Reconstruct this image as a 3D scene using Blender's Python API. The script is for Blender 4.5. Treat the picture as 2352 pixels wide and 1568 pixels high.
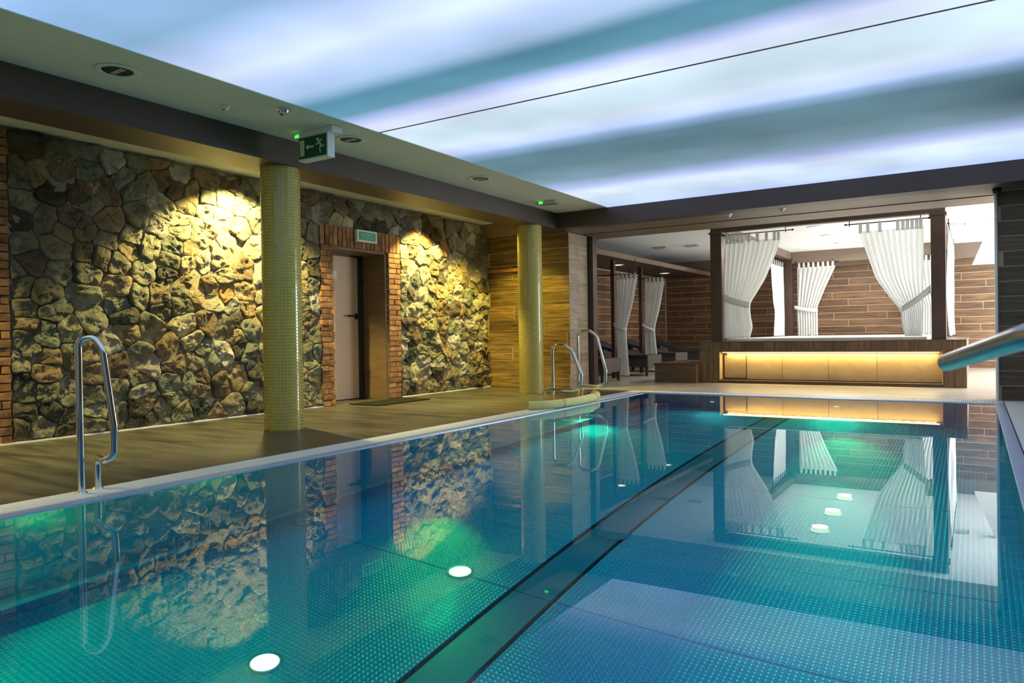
import bpy, bmesh, math, random
from mathutils import Vector, Matrix, noise

for _o in list(bpy.data.objects):
    bpy.data.objects.remove(_o)
C = bpy.context.scene.collection
sc = bpy.context.scene
PI = math.pi

# ------------------------------------------------------------------ camera
def make_camera():
    yaw, pitch, roll = -0.564929, -0.0083387, -0.0154122
    fw = Vector((math.sin(yaw)*math.cos(pitch), math.cos(yaw)*math.cos(pitch), math.sin(pitch)))
    r = Vector((math.cos(yaw), -math.sin(yaw), 0)); u = r.cross(fw)
    r2 = math.cos(roll)*r + math.sin(roll)*u
    u2 = -math.sin(roll)*r + math.cos(roll)*u
    m = Matrix((r2, u2, -fw)).transposed().to_4x4()
    m.translation = Vector((0, 0, 0.92))
    cam = bpy.data.cameras.new('camera')
    cam.sensor_width = 36.0
    cam.lens = 1679.0/2352*36
    cam.clip_start = 0.05
    cam.dof.use_dof = True
    cam.dof.focus_distance = 10.5
    cam.dof.aperture_fstop = 4.5
    o = bpy.data.objects.new('camera', cam)
    o.matrix_world = m
    C.objects.link(o)
    sc.camera = o
make_camera()

# ------------------------------------------------------------------ world, view, cycles
w = bpy.data.worlds.new('world'); sc.world = w
w.use_nodes = True
w.node_tree.nodes['Background'].inputs[0].default_value = (0.05, 0.07, 0.1, 1)
w.node_tree.nodes['Background'].inputs[1].default_value = 0.15
sc.view_settings.view_transform = 'Standard'
sc.view_settings.look = 'None'
sc.view_settings.gamma = 1.0
sc.view_settings.use_curve_mapping = False
sc.view_settings.exposure = 0.0
sc.cycles.use_denoising = True
sc.cycles.max_bounces = 10
sc.cycles.diffuse_bounces = 4
sc.cycles.transmission_bounces = 8
sc.cycles.glossy_bounces = 5
sc.cycles.caustics_reflective = True
sc.cycles.caustics_refractive = True
sc.cycles.blur_glossy = 0.5
sc.cycles.sample_clamp_indirect = 6.0

# ------------------------------------------------------------------ lights of the place
def light(kind, name, loc, power, color, rot=(0, 0, 0), size=0.1, size_y=None, spot=None, blend=0.3):
    d = bpy.data.lights.new(name, kind)
    d.energy = power; d.color = color
    if kind == 'AREA':
        d.size = size
        if size_y:
            d.shape = 'RECTANGLE'; d.size_y = size_y
    else:
        d.shadow_soft_size = size
    if kind == 'SPOT':
        d.spot_size = spot; d.spot_blend = blend
    o = bpy.data.objects.new(name, d)
    o.location = loc; o.rotation_euler = rot
    C.objects.link(o)
    return o
WARM = (1.0, 0.83, 0.30)
# daylight through the window bay on the far right of the lounge
light('AREA', 'lounge_daylight', (2.9, 16.0, 1.5), 720, (0.90, 0.96, 1.0), (0, math.radians(99), 0), 2.4, 6.0)
# recessed spots grazing the stone wall
for y, p, c in ((5.55, 640, 116), (9.0, 430, 98)):
    light('SPOT', 'wall_spot', (-6.86, y, 2.87), p, WARM, (0, math.radians(13), 0), 0.03, spot=math.radians(c), blend=0.35)
light('SPOT', 'wall_spot', (-6.86, 1.2, 2.87), 500, WARM, (0, math.radians(13), 0), 0.03, spot=math.radians(116), blend=0.35)
light('SPOT', 'corner_spot', (-6.55, 10.0, 2.86), 330, (1.0, 0.78, 0.12), (0, 0, 0), 0.03, spot=math.radians(110), blend=0.5)
# led strip under the lip of the platform niche
light('AREA', 'niche_led', (-2.18, 13.345, 0.54), 22, (1.0, 0.73, 0.24), (math.radians(-8), 0, 0), 3.3, 0.02)

# ------------------------------------------------------------------ materials
def nt(name):
    m = bpy.data.materials.new(name); m.use_nodes = True
    t = m.node_tree; t.nodes.clear()
    return m, t
def nd(t, kind, **kw):
    n = t.nodes.new(kind)
    for k, v in kw.items():
        if isinstance(k, str) and hasattr(n, k): setattr(n, k, v)
    return n
def ramp(t, stops, interp='LINEAR'):
    r = t.nodes.new('ShaderNodeValToRGB'); e = r.color_ramp.elements
    r.color_ramp.interpolation = interp
    while len(e) > 1: e.remove(e[-1])
    e[0].position = stops[0][0]; e[0].color = (*stops[0][1], 1)
    for p, c in stops[1:]:
        x = e.new(p); x.color = (*c, 1)
    return r
def pmat(name, col, rough=0.6, metal=0.0, col2=None, scale=4.0, stretch=(1, 1, 1), bump=0.0, bscale=None, detail=5.0,
         vary=0.0, coat=0.0, coords='Object', bdist=0.01, col3=None, spec=0.5, distort=0.0, trans=0.0):
    m, t = nt(name)
    out = nd(t, 'ShaderNodeOutputMaterial'); b = nd(t, 'ShaderNodeBsdfPrincipled')
    t.links.new(b.outputs[0], out.inputs[0])
    b.inputs['Roughness'].default_value = rough; b.inputs['Metallic'].default_value = metal
    b.inputs['Coat Weight'].default_value = coat; b.inputs['Specular IOR Level'].default_value = spec
    b.inputs['Base Color'].default_value = (*col, 1)
    b.inputs['Transmission Weight'].default_value = trans
    if col2 or bump or vary:
        tc = nd(t, 'ShaderNodeTexCoord'); mp = nd(t, 'ShaderNodeMapping')
        mp.inputs['Scale'].default_value = stretch
        src = tc.outputs[coords]
        oi = nd(t, 'ShaderNodeObjectInfo')
        add = nd(t, 'ShaderNodeVectorMath', operation='ADD')
        sclr = nd(t, 'ShaderNodeVectorMath', operation='SCALE'); sclr.inputs[3].default_value = 37.0 if vary else 0.0
        cmb = nd(t, 'ShaderNodeCombineXYZ')
        for i in range(3): t.links.new(oi.outputs['Random'], cmb.inputs[i])
        t.links.new(cmb.outputs[0], sclr.inputs[0]); t.links.new(sclr.outputs[0], add.inputs[1])
        t.links.new(src, mp.inputs[0]); t.links.new(mp.outputs[0], add.inputs[0])
        vec = add.outputs[0]
        n = nd(t, 'ShaderNodeTexNoise'); n.inputs['Scale'].default_value = scale; n.inputs['Detail'].default_value = detail
        n.inputs['Distortion'].default_value = distort
        t.links.new(vec, n.inputs['Vector'])
        colout = None
        if col2:
            st = [(0.3, col), (0.7, col2)] if not col3 else [(0.28, col), (0.5, col2), (0.72, col3)]
            r = ramp(t, st); t.links.new(n.outputs['Fac'], r.inputs[0]); colout = r.outputs[0]
        if vary:
            hsv = nd(t, 'ShaderNodeHueSaturation')
            mr = nd(t, 'ShaderNodeMapRange'); mr.inputs[3].default_value = 1-vary; mr.inputs[4].default_value = 1+vary
            t.links.new(oi.outputs['Random'], mr.inputs[0]); t.links.new(mr.outputs[0], hsv.inputs['Value'])
            if colout: t.links.new(colout, hsv.inputs['Color'])
            else: hsv.inputs['Color'].default_value = (*col, 1)
            colout = hsv.outputs[0]
        if colout: t.links.new(colout, b.inputs['Base Color'])
        if bump:
            bn = nd(t, 'ShaderNodeTexNoise'); bn.inputs['Scale'].default_value = bscale or scale*3; bn.inputs['Detail'].default_value = 8
            bn.inputs['Roughness'].default_value = 0.65
            t.links.new(vec, bn.inputs['Vector'])
            bp = nd(t, 'ShaderNodeBump'); bp.inputs['Strength'].default_value = bump; bp.inputs['Distance'].default_value = bdist
            t.links.new(bn.outputs['Fac'], bp.inputs['Height']); t.links.new(bp.outputs[0], b.inputs['Normal'])
    return m
def emat(name, col, strength):
    m, t = nt(name)
    out = nd(t, 'ShaderNodeOutputMaterial'); e = nd(t, 'ShaderNodeEmission')
    e.inputs[0].default_value = (*col, 1); e.inputs[1].default_value = strength
    t.links.new(e.outputs[0], out.inputs[0])
    return m

M = {}
M['plaster'] = pmat('white_plaster', (0.62, 0.64, 0.60), 0.8, col2=(0.68, 0.70, 0.66), scale=1.2)
M['plaster_white'] = pmat('bright_white_paint', (0.86, 0.88, 0.88), 0.8)
M['beam'] = pmat('dark_brown_paint', (0.060, 0.040, 0.032), 0.45, col2=(0.075, 0.050, 0.040), scale=2)
M['beam_under'] = pmat('brown_panel_paint', (0.17, 0.12, 0.085), 0.5, col2=(0.21, 0.15, 0.11), scale=1.5, stretch=(0.3, 2, 1))
M['post'] = pmat('chocolate_post_paint', (0.060, 0.036, 0.028), 0.4, col2=(0.085, 0.05, 0.04), scale=3)
M['deck'] = pmat('dark_slate_tile', (0.022, 0.021, 0.016), 0.36, col2=(0.075, 0.070, 0.048), scale=2.6, stretch=(0.45, 2.4, 1), bump=0.25, bscale=14, bdist=0.004, distort=0.6, col3=(0.12, 0.11, 0.08))
M['lounge_floor'] = pmat('pale_wood_tile_floor', (0.42, 0.36, 0.28), 0.3, col2=(0.72, 0.66, 0.56), scale=2.2, stretch=(0.5, 4, 1), bump=0.08)
M['mortar'] = pmat('lime_mortar', (0.22, 0.20, 0.14), 0.95, col2=(0.38, 0.35, 0.26), scale=9, bump=1.0, bscale=30, bdist=0.02)
STONE = {'g': ((0.17, 0.165, 0.10), (0.44, 0.42, 0.28)), 'G': ((0.12, 0.14, 0.10), (0.34, 0.36, 0.26)), 'd': ((0.045, 0.045, 0.032), (0.16, 0.15, 0.10)),
         'b': ((0.12, 0.09, 0.055), (0.34, 0.26, 0.17)), 'o': ((0.24, 0.17, 0.08), (0.54, 0.43, 0.25)), 'y': ((0.36, 0.32, 0.18), (0.70, 0.65, 0.46)),
         'w': ((0.38, 0.36, 0.27), (0.70, 0.67, 0.56)), 'l': ((0.24, 0.22, 0.20), (0.50, 0.46, 0.42)), 'O': ((0.40, 0.20, 0.06), (0.64, 0.42, 0.17)), 'D': ((0.03, 0.055, 0.04), (0.12, 0.16, 0.12))}
def stone_mat(k):
    a, b_ = STONE[k]
    m, t = nt('field_stone_' + {'g': 'grey', 'G': 'green', 'd': 'dark', 'b': 'brown', 'o': 'ochre', 'y': 'yellow', 'w': 'pale', 'l': 'lilac', 'O': 'orange', 'D': 'bottle'}[k])
    out = nd(t, 'ShaderNodeOutputMaterial'); b = nd(t, 'ShaderNodeBsdfPrincipled'); t.links.new(b.outputs[0], out.inputs[0])
    b.inputs['Roughness'].default_value = 0.85; b.inputs['Specular IOR Level'].default_value = 0.3
    tc = nd(t, 'ShaderNodeTexCoord'); oi = nd(t, 'ShaderNodeObjectInfo')
    n1 = nd(t, 'ShaderNodeTexNoise'); n1.inputs['Scale'].default_value = 5.5; n1.inputs['Detail'].default_value = 7; n1.inputs['Roughness'].default_value = 0.62
    n1.inputs['Distortion'].default_value = 0.8
    t.links.new(tc.outputs['Object'], n1.inputs['Vector'])
    r = ramp(t, [(0.30, a), (0.66, b_)]); t.links.new(n1.outputs['Fac'], r.inputs[0])
    # stray rust and lichen blotches
    n2 = nd(t, 'ShaderNodeTexNoise'); n2.inputs['Scale'].default_value = 2.3; n2.inputs['Detail'].default_value = 5
    t.links.new(tc.outputs['Object'], n2.inputs['Vector'])
    r2 = ramp(t, [(0.52, (0, 0, 0)), (0.66, (0.55, 0.55, 0.55))]); t.links.new(n2.outputs['Fac'], r2.inputs[0])
    mx = nd(t, 'ShaderNodeMixRGB'); mx.inputs[2].default_value = (0.40, 0.27, 0.12, 1)
    t.links.new(r2.outputs[0], mx.inputs[0]); t.links.new(r.outputs[0], mx.inputs[1])
    hs = nd(t, 'ShaderNodeHueSaturation'); mr = nd(t, 'ShaderNodeMapRange'); mr.inputs[3].default_value = 0.75; mr.inputs[4].default_value = 1.25
    t.links.new(oi.outputs['Random'], mr.inputs[0]); t.links.new(mr.outputs[0], hs.inputs['Value']); t.links.new(mx.outputs[0], hs.inputs['Color'])
    t.links.new(hs.outputs[0], b.inputs['Base Color'])
    n3 = nd(t, 'ShaderNodeTexNoise'); n3.inputs['Scale'].default_value = 19; n3.inputs['Detail'].default_value = 9; n3.inputs['Roughness'].default_value = 0.68; n3.inputs['Distortion'].default_value = 0.5
    t.links.new(tc.outputs['Object'], n3.inputs['Vector'])
    bp = nd(t, 'ShaderNodeBump'); bp.inputs['Strength'].default_value = 1.0; bp.inputs['Distance'].default_value = 0.09
    t.links.new(n3.outputs['Fac'], bp.inputs['Height']); t.links.new(bp.outputs[0], b.inputs['Normal'])
    return m
for k in STONE: M['stone_'+k] = stone_mat(k)
M['brick'] = pmat('red_brick', (0.15, 0.065, 0.03), 0.9, col2=(0.42, 0.21, 0.08), scale=8, bump=0.7, bscale=40, bdist=0.01, vary=0.35)
def wood_mat(name, a, b, c, rough=0.45, vary=0.25, stretch=(0.9, 0.9, 14)):
    return pmat(name, a, rough, col2=b, col3=c, scale=2.4, stretch=stretch, bump=0.12, bscale=9, bdist=0.004, vary=vary, distort=0.7, detail=7)
M['plank'] = wood_mat('walnut_wood_tile', (0.075, 0.036, 0.017), (0.15, 0.078, 0.038), (0.23, 0.13, 0.068))
M['plank_dark'] = wood_mat('dark_walnut_wood_tile', (0.075, 0.046, 0.024), (0.13, 0.083, 0.045), (0.18, 0.125, 0.07), vary=0.2)
M['plank_gold'] = wood_mat('golden_wood_tile', (0.05, 0.030, 0.010), (0.16, 0.10, 0.032), (0.30, 0.19, 0.06), vary=0.4)
M['plank_grey'] = wood_mat('greyish_wood_tile', (0.22, 0.16, 0.10), (0.33, 0.26, 0.18), (0.42, 0.34, 0.24), vary=0.15)
M['plank_vert'] = wood_mat('upright_walnut_tile', (0.09, 0.055, 0.028), (0.16, 0.10, 0.055), (0.23, 0.15, 0.08), stretch=(14, 0.9, 0.9))
M['grout'] = pmat('pale_grout', (0.52, 0.37, 0.25), 0.9)
M['niche_panel'] = pmat('oak_veneer_panel', (0.50, 0.36, 0.20), 0.5, col2=(0.62, 0.47, 0.28), scale=3, stretch=(1, 1, 2), vary=0.08, detail=8, distort=1.2)
M['white_cloth'] = pmat('white_cotton', (0.80, 0.82, 0.80), 0.9, spec=0.2)
def cloth_mat():
    m, t = nt('white_cotton_cloth')
    out = nd(t, 'ShaderNodeOutputMaterial'); a = nd(t, 'ShaderNodeBsdfDiffuse'); b = nd(t, 'ShaderNodeBsdfTranslucent'); x = nd(t, 'ShaderNodeMixShader')
    a.inputs[0].default_value = (0.86, 0.88, 0.87, 1); b.inputs[0].default_value = (0.84, 0.86, 0.86, 1); x.inputs[0].default_value = 0.45
    t.links.new(a.outputs[0], x.inputs[1]); t.links.new(b.outputs[0], x.inputs[2]); t.links.new(x.outputs[0], out.inputs[0])
    return m
M['white_cloth'] = cloth_mat()
M['rail_steel'] = pmat('dull_handrail_steel', (0.42, 0.44, 0.47), 0.24, metal=1.0)
M['mattress'] = pmat('white_mattress_cover', (0.86, 0.84, 0.82), 0.8)
M['black_metal'] = pmat('black_iron', (0.015, 0.014, 0.014), 0.4, metal=0.4)
M['chrome'] = pmat('polished_steel', (0.72, 0.72, 0.70), 0.10, metal=1.0)
M['brushed'] = pmat('brushed_steel', (0.62, 0.64, 0.66), 0.30, metal=1.0)
M['white_plastic'] = pmat('white_plastic', (0.72, 0.74, 0.74), 0.45)
M['grille'] = pmat('cream_grille_plastic', (0.88, 0.87, 0.80), 0.5)
M['foam'] = pmat('yellow_foam', (0.80, 0.72, 0.30), 0.75, col2=(0.72, 0.62, 0.22), scale=12, bump=0.2)
M['wicker'] = pmat('dark_wicker', (0.035, 0.032, 0.034), 0.55, col2=(0.06, 0.055, 0.055), scale=60, bump=0.5, bscale=80)
M['cushion'] = pmat('charcoal_cushion', (0.030, 0.030, 0.042), 0.8)
M['wicker_lit'] = pmat('window_lit_wicker', (0.13, 0.115, 0.105), 0.6, col2=(0.17, 0.15, 0.14), scale=70, bump=0.4, bscale=90)  # same wicker made paler, window light on the foot ends put into its colour
M['door_leaf'] = pmat('beech_door_veneer', (0.66, 0.44, 0.26), 0.5, col2=(0.72, 0.49, 0.30), scale=1.5, stretch=(1, 1, 0.4))
M['door_frame'] = pmat('black_door_frame', (0.03, 0.035, 0.033), 0.4)
M['reveal'] = pmat('brown_reveal_board', (0.17, 0.105, 0.05), 0.6, col2=(0.23, 0.15, 0.075), scale=3, stretch=(1, 1, 6))
M['sign_green'] = pmat('sign_green', (0.005, 0.075, 0.018), 0.4)
M['sign_teal'] = pmat('sign_bright_green', (0.01, 0.30, 0.16), 0.4)
M['sign_white'] = pmat('sign_cream', (0.55, 0.62, 0.42), 0.5)
M['sign_mint'] = pmat('sign_mint', (0.42, 0.85, 0.62), 0.5)
M['sign_frame'] = pmat('sign_frame_plastic', (0.60, 0.72, 0.62), 0.5)
M['led_green'] = emat('green_led', (0.05, 1.0, 0.05), 3.0)
M['led_warm'] = emat('warm_led_strip', (1.0, 0.80, 0.38), 3.2)
M['lamp_glow'] = emat('warm_lamp_glass', (1.0, 0.90, 0.66), 2.6)
M['pool_lamp'] = emat('pool_lamp_glass', (0.85, 1.0, 0.92), 4.0)
M['mat_rubber'] = pmat('dark_doormat', (0.012, 0.013, 0.013), 0.95, col2=(0.022, 0.022, 0.02), scale=30, spec=0.1)
M['rack'] = pmat('orange_wood_rack', (0.50, 0.20, 0.07), 0.5)
M['mosaic'] = pmat('gold_mosaic_tile', (0.42, 0.33, 0.045), 0.25, col2=(0.52, 0.43, 0.09), scale=24, coat=0.5)
M['mosaic_grout'] = pmat('pale_mosaic_grout', (0.70, 0.60, 0.22), 0.8)
M['glass_dark'] = pmat('dark_lamp_recess', (0.05, 0.045, 0.04), 0.2, metal=0.6)

# pool steel with pressed anti-slip dots
def steel_mat(name, base, dots, metal=0.75, rough=0.32):
    m, t = nt(name)
    out = nd(t, 'ShaderNodeOutputMaterial'); b = nd(t, 'ShaderNodeBsdfPrincipled'); t.links.new(b.outputs[0], out.inputs[0])
    b.inputs['Metallic'].default_value = metal; b.inputs['Roughness'].default_value = rough
    b.inputs['Base Color'].default_value = (*base, 1)
    tc = nd(t, 'ShaderNodeTexCoord')
    if dots:
        v = nd(t, 'ShaderNodeTexVoronoi'); v.inputs['Scale'].default_value = 34; v.inputs['Randomness'].default_value = 0.0
        t.links.new(tc.outputs['Object'], v.inputs['Vector'])
        r = ramp(t, [(0.18, (1, 1, 1)), (0.42, (0, 0, 0))]); t.links.new(v.outputs['Distance'], r.inputs[0])
        bp = nd(t, 'ShaderNodeBump'); bp.inputs['Strength'].default_value = 0.6; bp.inputs['Distance'].default_value = 0.006
        t.links.new(r.outputs[0], bp.inputs['Height']); t.links.new(bp.outputs[0], b.inputs['Normal'])
    return m
M['steel_dot'] = steel_mat('pool_steel_dotted', (0.18, 0.62, 0.92), True, metal=0.65, rough=0.24)
M['steel_flat'] = steel_mat('pool_steel_plain', (0.14, 0.44, 0.58), False, metal=0.75, rough=0.34)
M['steel_gap'] = pmat('dark_slot', (0.01, 0.015, 0.02), 0.6)
M['rim_steel'] = pmat('rim_steel', (0.44, 0.54, 0.78), 0.35, metal=0.4)

def water_mat():
    m, t = nt('pool_water')
    out = nd(t, 'ShaderNodeOutputMaterial')
    g = nd(t, 'ShaderNodeBsdfGlass'); g.inputs['IOR'].default_value = 1.333; g.inputs['Roughness'].default_value = 0.0
    g.inputs['Color'].default_value = (1, 1, 1, 1)
    va = nd(t, 'ShaderNodeVolumeAbsorption'); va.inputs['Color'].default_value = (0.0, 0.74, 0.88, 1); va.inputs['Density'].default_value = 0.46
    t.links.new(g.outputs[0], out.inputs['Surface']); t.links.new(va.outputs[0], out.inputs['Volume'])
    return m
M['water'] = water_mat()

# stretch ceiling lit from above by tubes running across the room
def ceiling_light_mat():
    m, t = nt('luminous_stretch_ceiling')
    out = nd(t, 'ShaderNodeOutputMaterial'); e = nd(t, 'ShaderNodeEmission'); t.links.new(e.outputs[0], out.inputs[0])
    tc = nd(t, 'ShaderNodeTexCoord'); sp = nd(t, 'ShaderNodeSeparateXYZ'); t.links.new(tc.outputs['Object'], sp.inputs[0])
    n = nd(t, 'ShaderNodeTexNoise'); n.inputs['Scale'].default_value = 0.55; n.inputs['Detail'].default_value = 1.5
    mp = nd(t, 'ShaderNodeMapping'); mp.inputs['Scale'].default_value = (0.35, 1.0, 1.0); mp.inputs['Location'].default_value = (3.1, 0.4, 0)
    t.links.new(tc.outputs['Object'], mp.inputs[0]); t.links.new(mp.outputs[0], n.inputs['Vector'])
    ma = nd(t, 'ShaderNodeMath', operation='MULTIPLY_ADD'); ma.inputs[1].default_value = 0.5; ma.inputs[2].default_value = -0.25
    t.links.new(n.outputs['Fac'], ma.inputs[0])
    ad = nd(t, 'ShaderNodeMath', operation='ADD'); t.links.new(ma.outputs[0], ad.inputs[0]); t.links.new(sp.outputs[1], ad.inputs[1])
    mr = nd(t, 'ShaderNodeMapRange'); mr.inputs[1].default_value = -3.0; mr.inputs[2].default_value = 11.0
    t.links.new(ad.outputs[0], mr.inputs[0])
    P = lambda y: (y+3.0)/14.0
    white = (0.66, 0.78, 0.93); lav = (0.52, 0.65, 1.0); mid = (0.36, 0.52, 0.74); teal = (0.085, 0.23, 0.34); dk = (0.115, 0.215, 0.28); blue = (0.28, 0.46, 0.74)
    r = ramp(t, [(P(-3), mid), (P(-1.5), white), (P(0), mid), (P(1.2), white), (P(2.2), blue), (P(2.75), (0.24, 0.42, 0.62)), (P(3.2), lav), (P(3.55), white), (P(3.8), lav),
                 (P(4.12), mid), (P(4.35), teal), (P(4.7), (0.12, 0.29, 0.40)), (P(4.88), (0.40, 0.50, 0.82)), (P(5.08), (0.68, 0.75, 1.0)), (P(5.32), white), (P(5.75), (0.60, 0.78, 0.88)), (P(6.15), white),
                 (P(6.45), lav), (P(6.62), (0.26, 0.40, 0.62)), (P(6.9), dk), (P(7.6), (0.12, 0.21, 0.25)), (P(8.3), (0.20, 0.31, 0.40)), (P(8.75), (0.40, 0.48, 0.78)), (P(9.1), (0.66, 0.76, 0.98)), (P(9.7), (0.62, 0.76, 0.90)), (P(10.4), lav)])
    t.links.new(mr.outputs[0], r.inputs[0])
    t.links.new(r.outputs[0], e.inputs[0])
    # dimmer stretches of tube towards the room's right side, brighter near the middle
    n2 = nd(t, 'ShaderNodeTexNoise'); n2.inputs['Scale'].default_value = 0.8; n2.inputs['Detail'].default_value = 2
    t.links.new(tc.outputs['Object'], n2.inputs['Vector'])
    m2 = nd(t, 'ShaderNodeMapRange'); m2.inputs[1].default_value = 0.3; m2.inputs[2].default_value = 0.7; m2.inputs[3].default_value = 0.82; m2.inputs[4].default_value = 1.12
    t.links.new(n2.outputs['Fac'], m2.inputs[0])
    dv = nd(t, 'ShaderNodeVectorMath', operation='DISTANCE'); dv.inputs[1].default_value = (0.75, 7.45*0.9, 0)
    mp2 = nd(t, 'ShaderNodeMapping'); mp2.inputs['Scale'].default_value = (0.75, 0.9, 0)
    t.links.new(tc.outputs['Object'], mp2.inputs[0]); t.links.new(mp2.outputs[0], dv.inputs[0])
    m3 = nd(t, 'ShaderNodeMapRange', interpolation_type='SMOOTHSTEP'); m3.inputs[1].default_value = 0.0; m3.inputs[2].default_value = 1.15; m3.inputs[3].default_value = 0.30; m3.inputs[4].default_value = 1.12
    t.links.new(dv.outputs['Value'], m3.inputs[0])
    mu = nd(t, 'ShaderNodeMath', operation='MULTIPLY'); t.links.new(m2.outputs[0], mu.inputs[0]); t.links.new(m3.outputs[0], mu.inputs[1])
    t.links.new(mu.outputs[0], e.inputs[1])
    return m
M['ceiling_light'] = ceiling_light_mat()

# ------------------------------------------------------------------ mesh helpers
def box(bm, x0, x1, y0, y1, z0, z1, bevel=0.0):
    vs = [bm.verts.new((x, y, z)) for x in (x0, x1) for y in (y0, y1) for z in (z0, z1)]
    fs = [bm.faces.new([vs[i] for i in q]) for q in ((0, 1, 3, 2), (4, 6, 7, 5), (0, 4, 5, 1), (2, 3, 7, 6), (0, 2, 6, 4), (1, 5, 7, 3))]
    if bevel:
        es = set(e for f in fs for e in f.edges)
        bmesh.ops.bevel(bm, geom=list(es), offset=bevel, segments=2, affect='EDGES', profile=0.7)
def prism(bm, pts, axis, a, b):
    """polygon pts (2D) extruded along axis from a to b"""
    def P(p, v):
        return {'x': (v, p[0], p[1]), 'y': (p[0], v, p[1]), 'z': (p[0], p[1], v)}[axis]
    A = [bm.verts.new(P(p, a)) for p in pts]; B = [bm.verts.new(P(p, b)) for p in pts]
    bm.faces.new(A); bm.faces.new(B[::-1])
    for i in range(len(pts)):
        j = (i+1) % len(pts)
        bm.faces.new((A[i], B[i], B[j], A[j]))
def cyl(bm, cx, cy, z0, z1, r, seg=24, r2=None, cap=True):
    r2 = r if r2 is None else r2
    A = [bm.verts.new((cx+r*math.cos(2*PI*i/seg), cy+r*math.sin(2*PI*i/seg), z0)) for i in range(seg)]
    B = [bm.verts.new((cx+r2*math.cos(2*PI*i/seg), cy+r2*math.sin(2*PI*i/seg), z1)) for i in range(seg)]
    for i in range(seg):
        j = (i+1) % seg; bm.faces.new((A[i], A[j], B[j], B[i]))
    if cap:
        bm.faces.new(A[::-1]); bm.faces.new(B)
def lathe(bm, cx, cy, prof, seg=28):
    rings = []
    for r, z in prof:
        rings.append([bm.verts.new((cx+r*math.cos(2*PI*i/seg), cy+r*math.sin(2*PI*i/seg), z)) for i in range(seg)])
    for a, b in zip(rings, rings[1:]):
        for i in range(seg):
            j = (i+1) % seg; bm.faces.new((a[i], a[j], b[j], b[i]))
    return rings
def smooth_path(pts, n=10):
    """Catmull-Rom through pts"""
    P = [Vector(p) for p in pts]; P = [2*P[0]-P[1]] + P + [2*P[-1]-P[-2]]
    out = []
    for i in range(1, len(P)-2):
        for k in range(n):
            s = k/n; a, b, c, d = P[i-1:i+3]
            out.append(0.5*((2*b)+(c-a)*s+(2*a-5*b+4*c-d)*s*s+(3*b-a-3*c+d)*s**3))
    out.append(P[-2]); return out
def fillet_path(pts, rad, n=7):
    """polyline with rounded corners; rad number or list"""
    P = [Vector(p) for p in pts]; out = [P[0]]
    for i in range(1, len(P)-1):
        r = rad[i-1] if isinstance(rad, (list, tuple)) else rad
        a = (P[i-1]-P[i]); b = (P[i+1]-P[i]); la, lb = a.length, b.length
        a.normalize(); b.normalize(); ang = a.angle(b)
        d = min(r/math.tan(ang/2), la*0.49, lb*0.49)
        s, e = P[i]+a*d, P[i]+b*d
        for k in range(n+1):
            u = k/n; out.append((1-u)**2*s+2*u*(1-u)*P[i]+u*u*e)
    out.append(P[-1]); return out
def tube(bm, path, r, seg=12, cap=True):
    path = [Vector(p) for p in path]; rings = []; up = None
    for i, p in enumerate(path):
        t = (path[min(i+1, len(path)-1)]-path[max(i-1, 0)]).normalized()
        if up is None:
            up = t.orthogonal().normalized()
        up = (up - t*up.dot(t)).normalized(); s = t.cross(up)
        rr = r[i] if isinstance(r, (list, tuple)) else r
        rings.append([bm.verts.new(p+rr*(math.cos(2*PI*k/seg)*up+math.sin(2*PI*k/seg)*s)) for k in range(seg)])
    for a, b in zip(rings, rings[1:]):
        for k in range(seg):
            j = (k+1) % seg; bm.faces.new((a[k], a[j], b[j], b[k]))
    if cap:
        bm.faces.new(rings[0][::-1]); bm.faces.new(rings[-1])
def obj(name, bm, m, parent=None, smooth=False, loc=None, **props):
    bmesh.ops.recalc_face_normals(bm, faces=bm.faces)
    me = bpy.data.meshes.new(name)
    if loc is not None:
        bmesh.ops.translate(bm, verts=bm.verts, vec=-Vector(loc))
    bm.to_mesh(me); bm.free()
    if smooth:
        me.polygons.foreach_set('use_smooth', [True]*len(me.polygons))
        try: me.set_sharp_from_angle(angle=math.radians(40 if smooth is True else smooth))
        except Exception: pass
    me.materials.append(m if not isinstance(m, str) else M[m])
    o = bpy.data.objects.new(name, me); C.objects.link(o)
    if loc is not None: o.location = loc
    if parent is not None:
        o.parent = parent
        if loc is None: pass
    for k, v in props.items(): o[k] = v
    return o
def B(name, m, *boxes, parent=None, bevel=0.0, smooth=False, **props):
    bm = bmesh.new()
    for b in boxes: box(bm, *b, bevel=bevel)
    return obj(name, bm, m, parent, smooth, **props)
def empty(name, label, cat, loc=(0, 0, 0), group=None):
    """thing root; children are built in world coordinates, so the root's offset is undone on parenting"""
    o = bpy.data.objects.new(name, None); C.objects.link(o)
    o.location = loc; o.empty_display_size = 0.1
    o['label'] = label; o['category'] = cat
    if group: o['group'] = group
    return o
def adopt(root, *obs):
    """parent objects built in world coordinates to a root standing at its own base"""
    for o in obs:
        o.parent = root
        o.matrix_parent_inverse = Matrix.Translation(root.location).inverted()
    return obs[0]
def A(root, name, m, bm, smooth=False, **props):
    o = obj(name, bm, m, None, smooth, **props); adopt(root, o); return o
def AB(root, name, m, *boxes, bevel=0.0, smooth=False, **props):
    o = B(name, m, *boxes, bevel=bevel, smooth=smooth, **props); adopt(root, o); return o
def thing_mesh(name, bm, m, label, cat, group=None, smooth=False):
    o = obj(name, bm, m, None, smooth); o['label'] = label; o['category'] = cat
    if group: o['group'] = group
    return o
def struct(name, m, *boxes):
    return B(name, m, *boxes, kind='structure')

# ------------------------------------------------------------------ structure
ZC = 2.9
WX = -7.45
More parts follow.
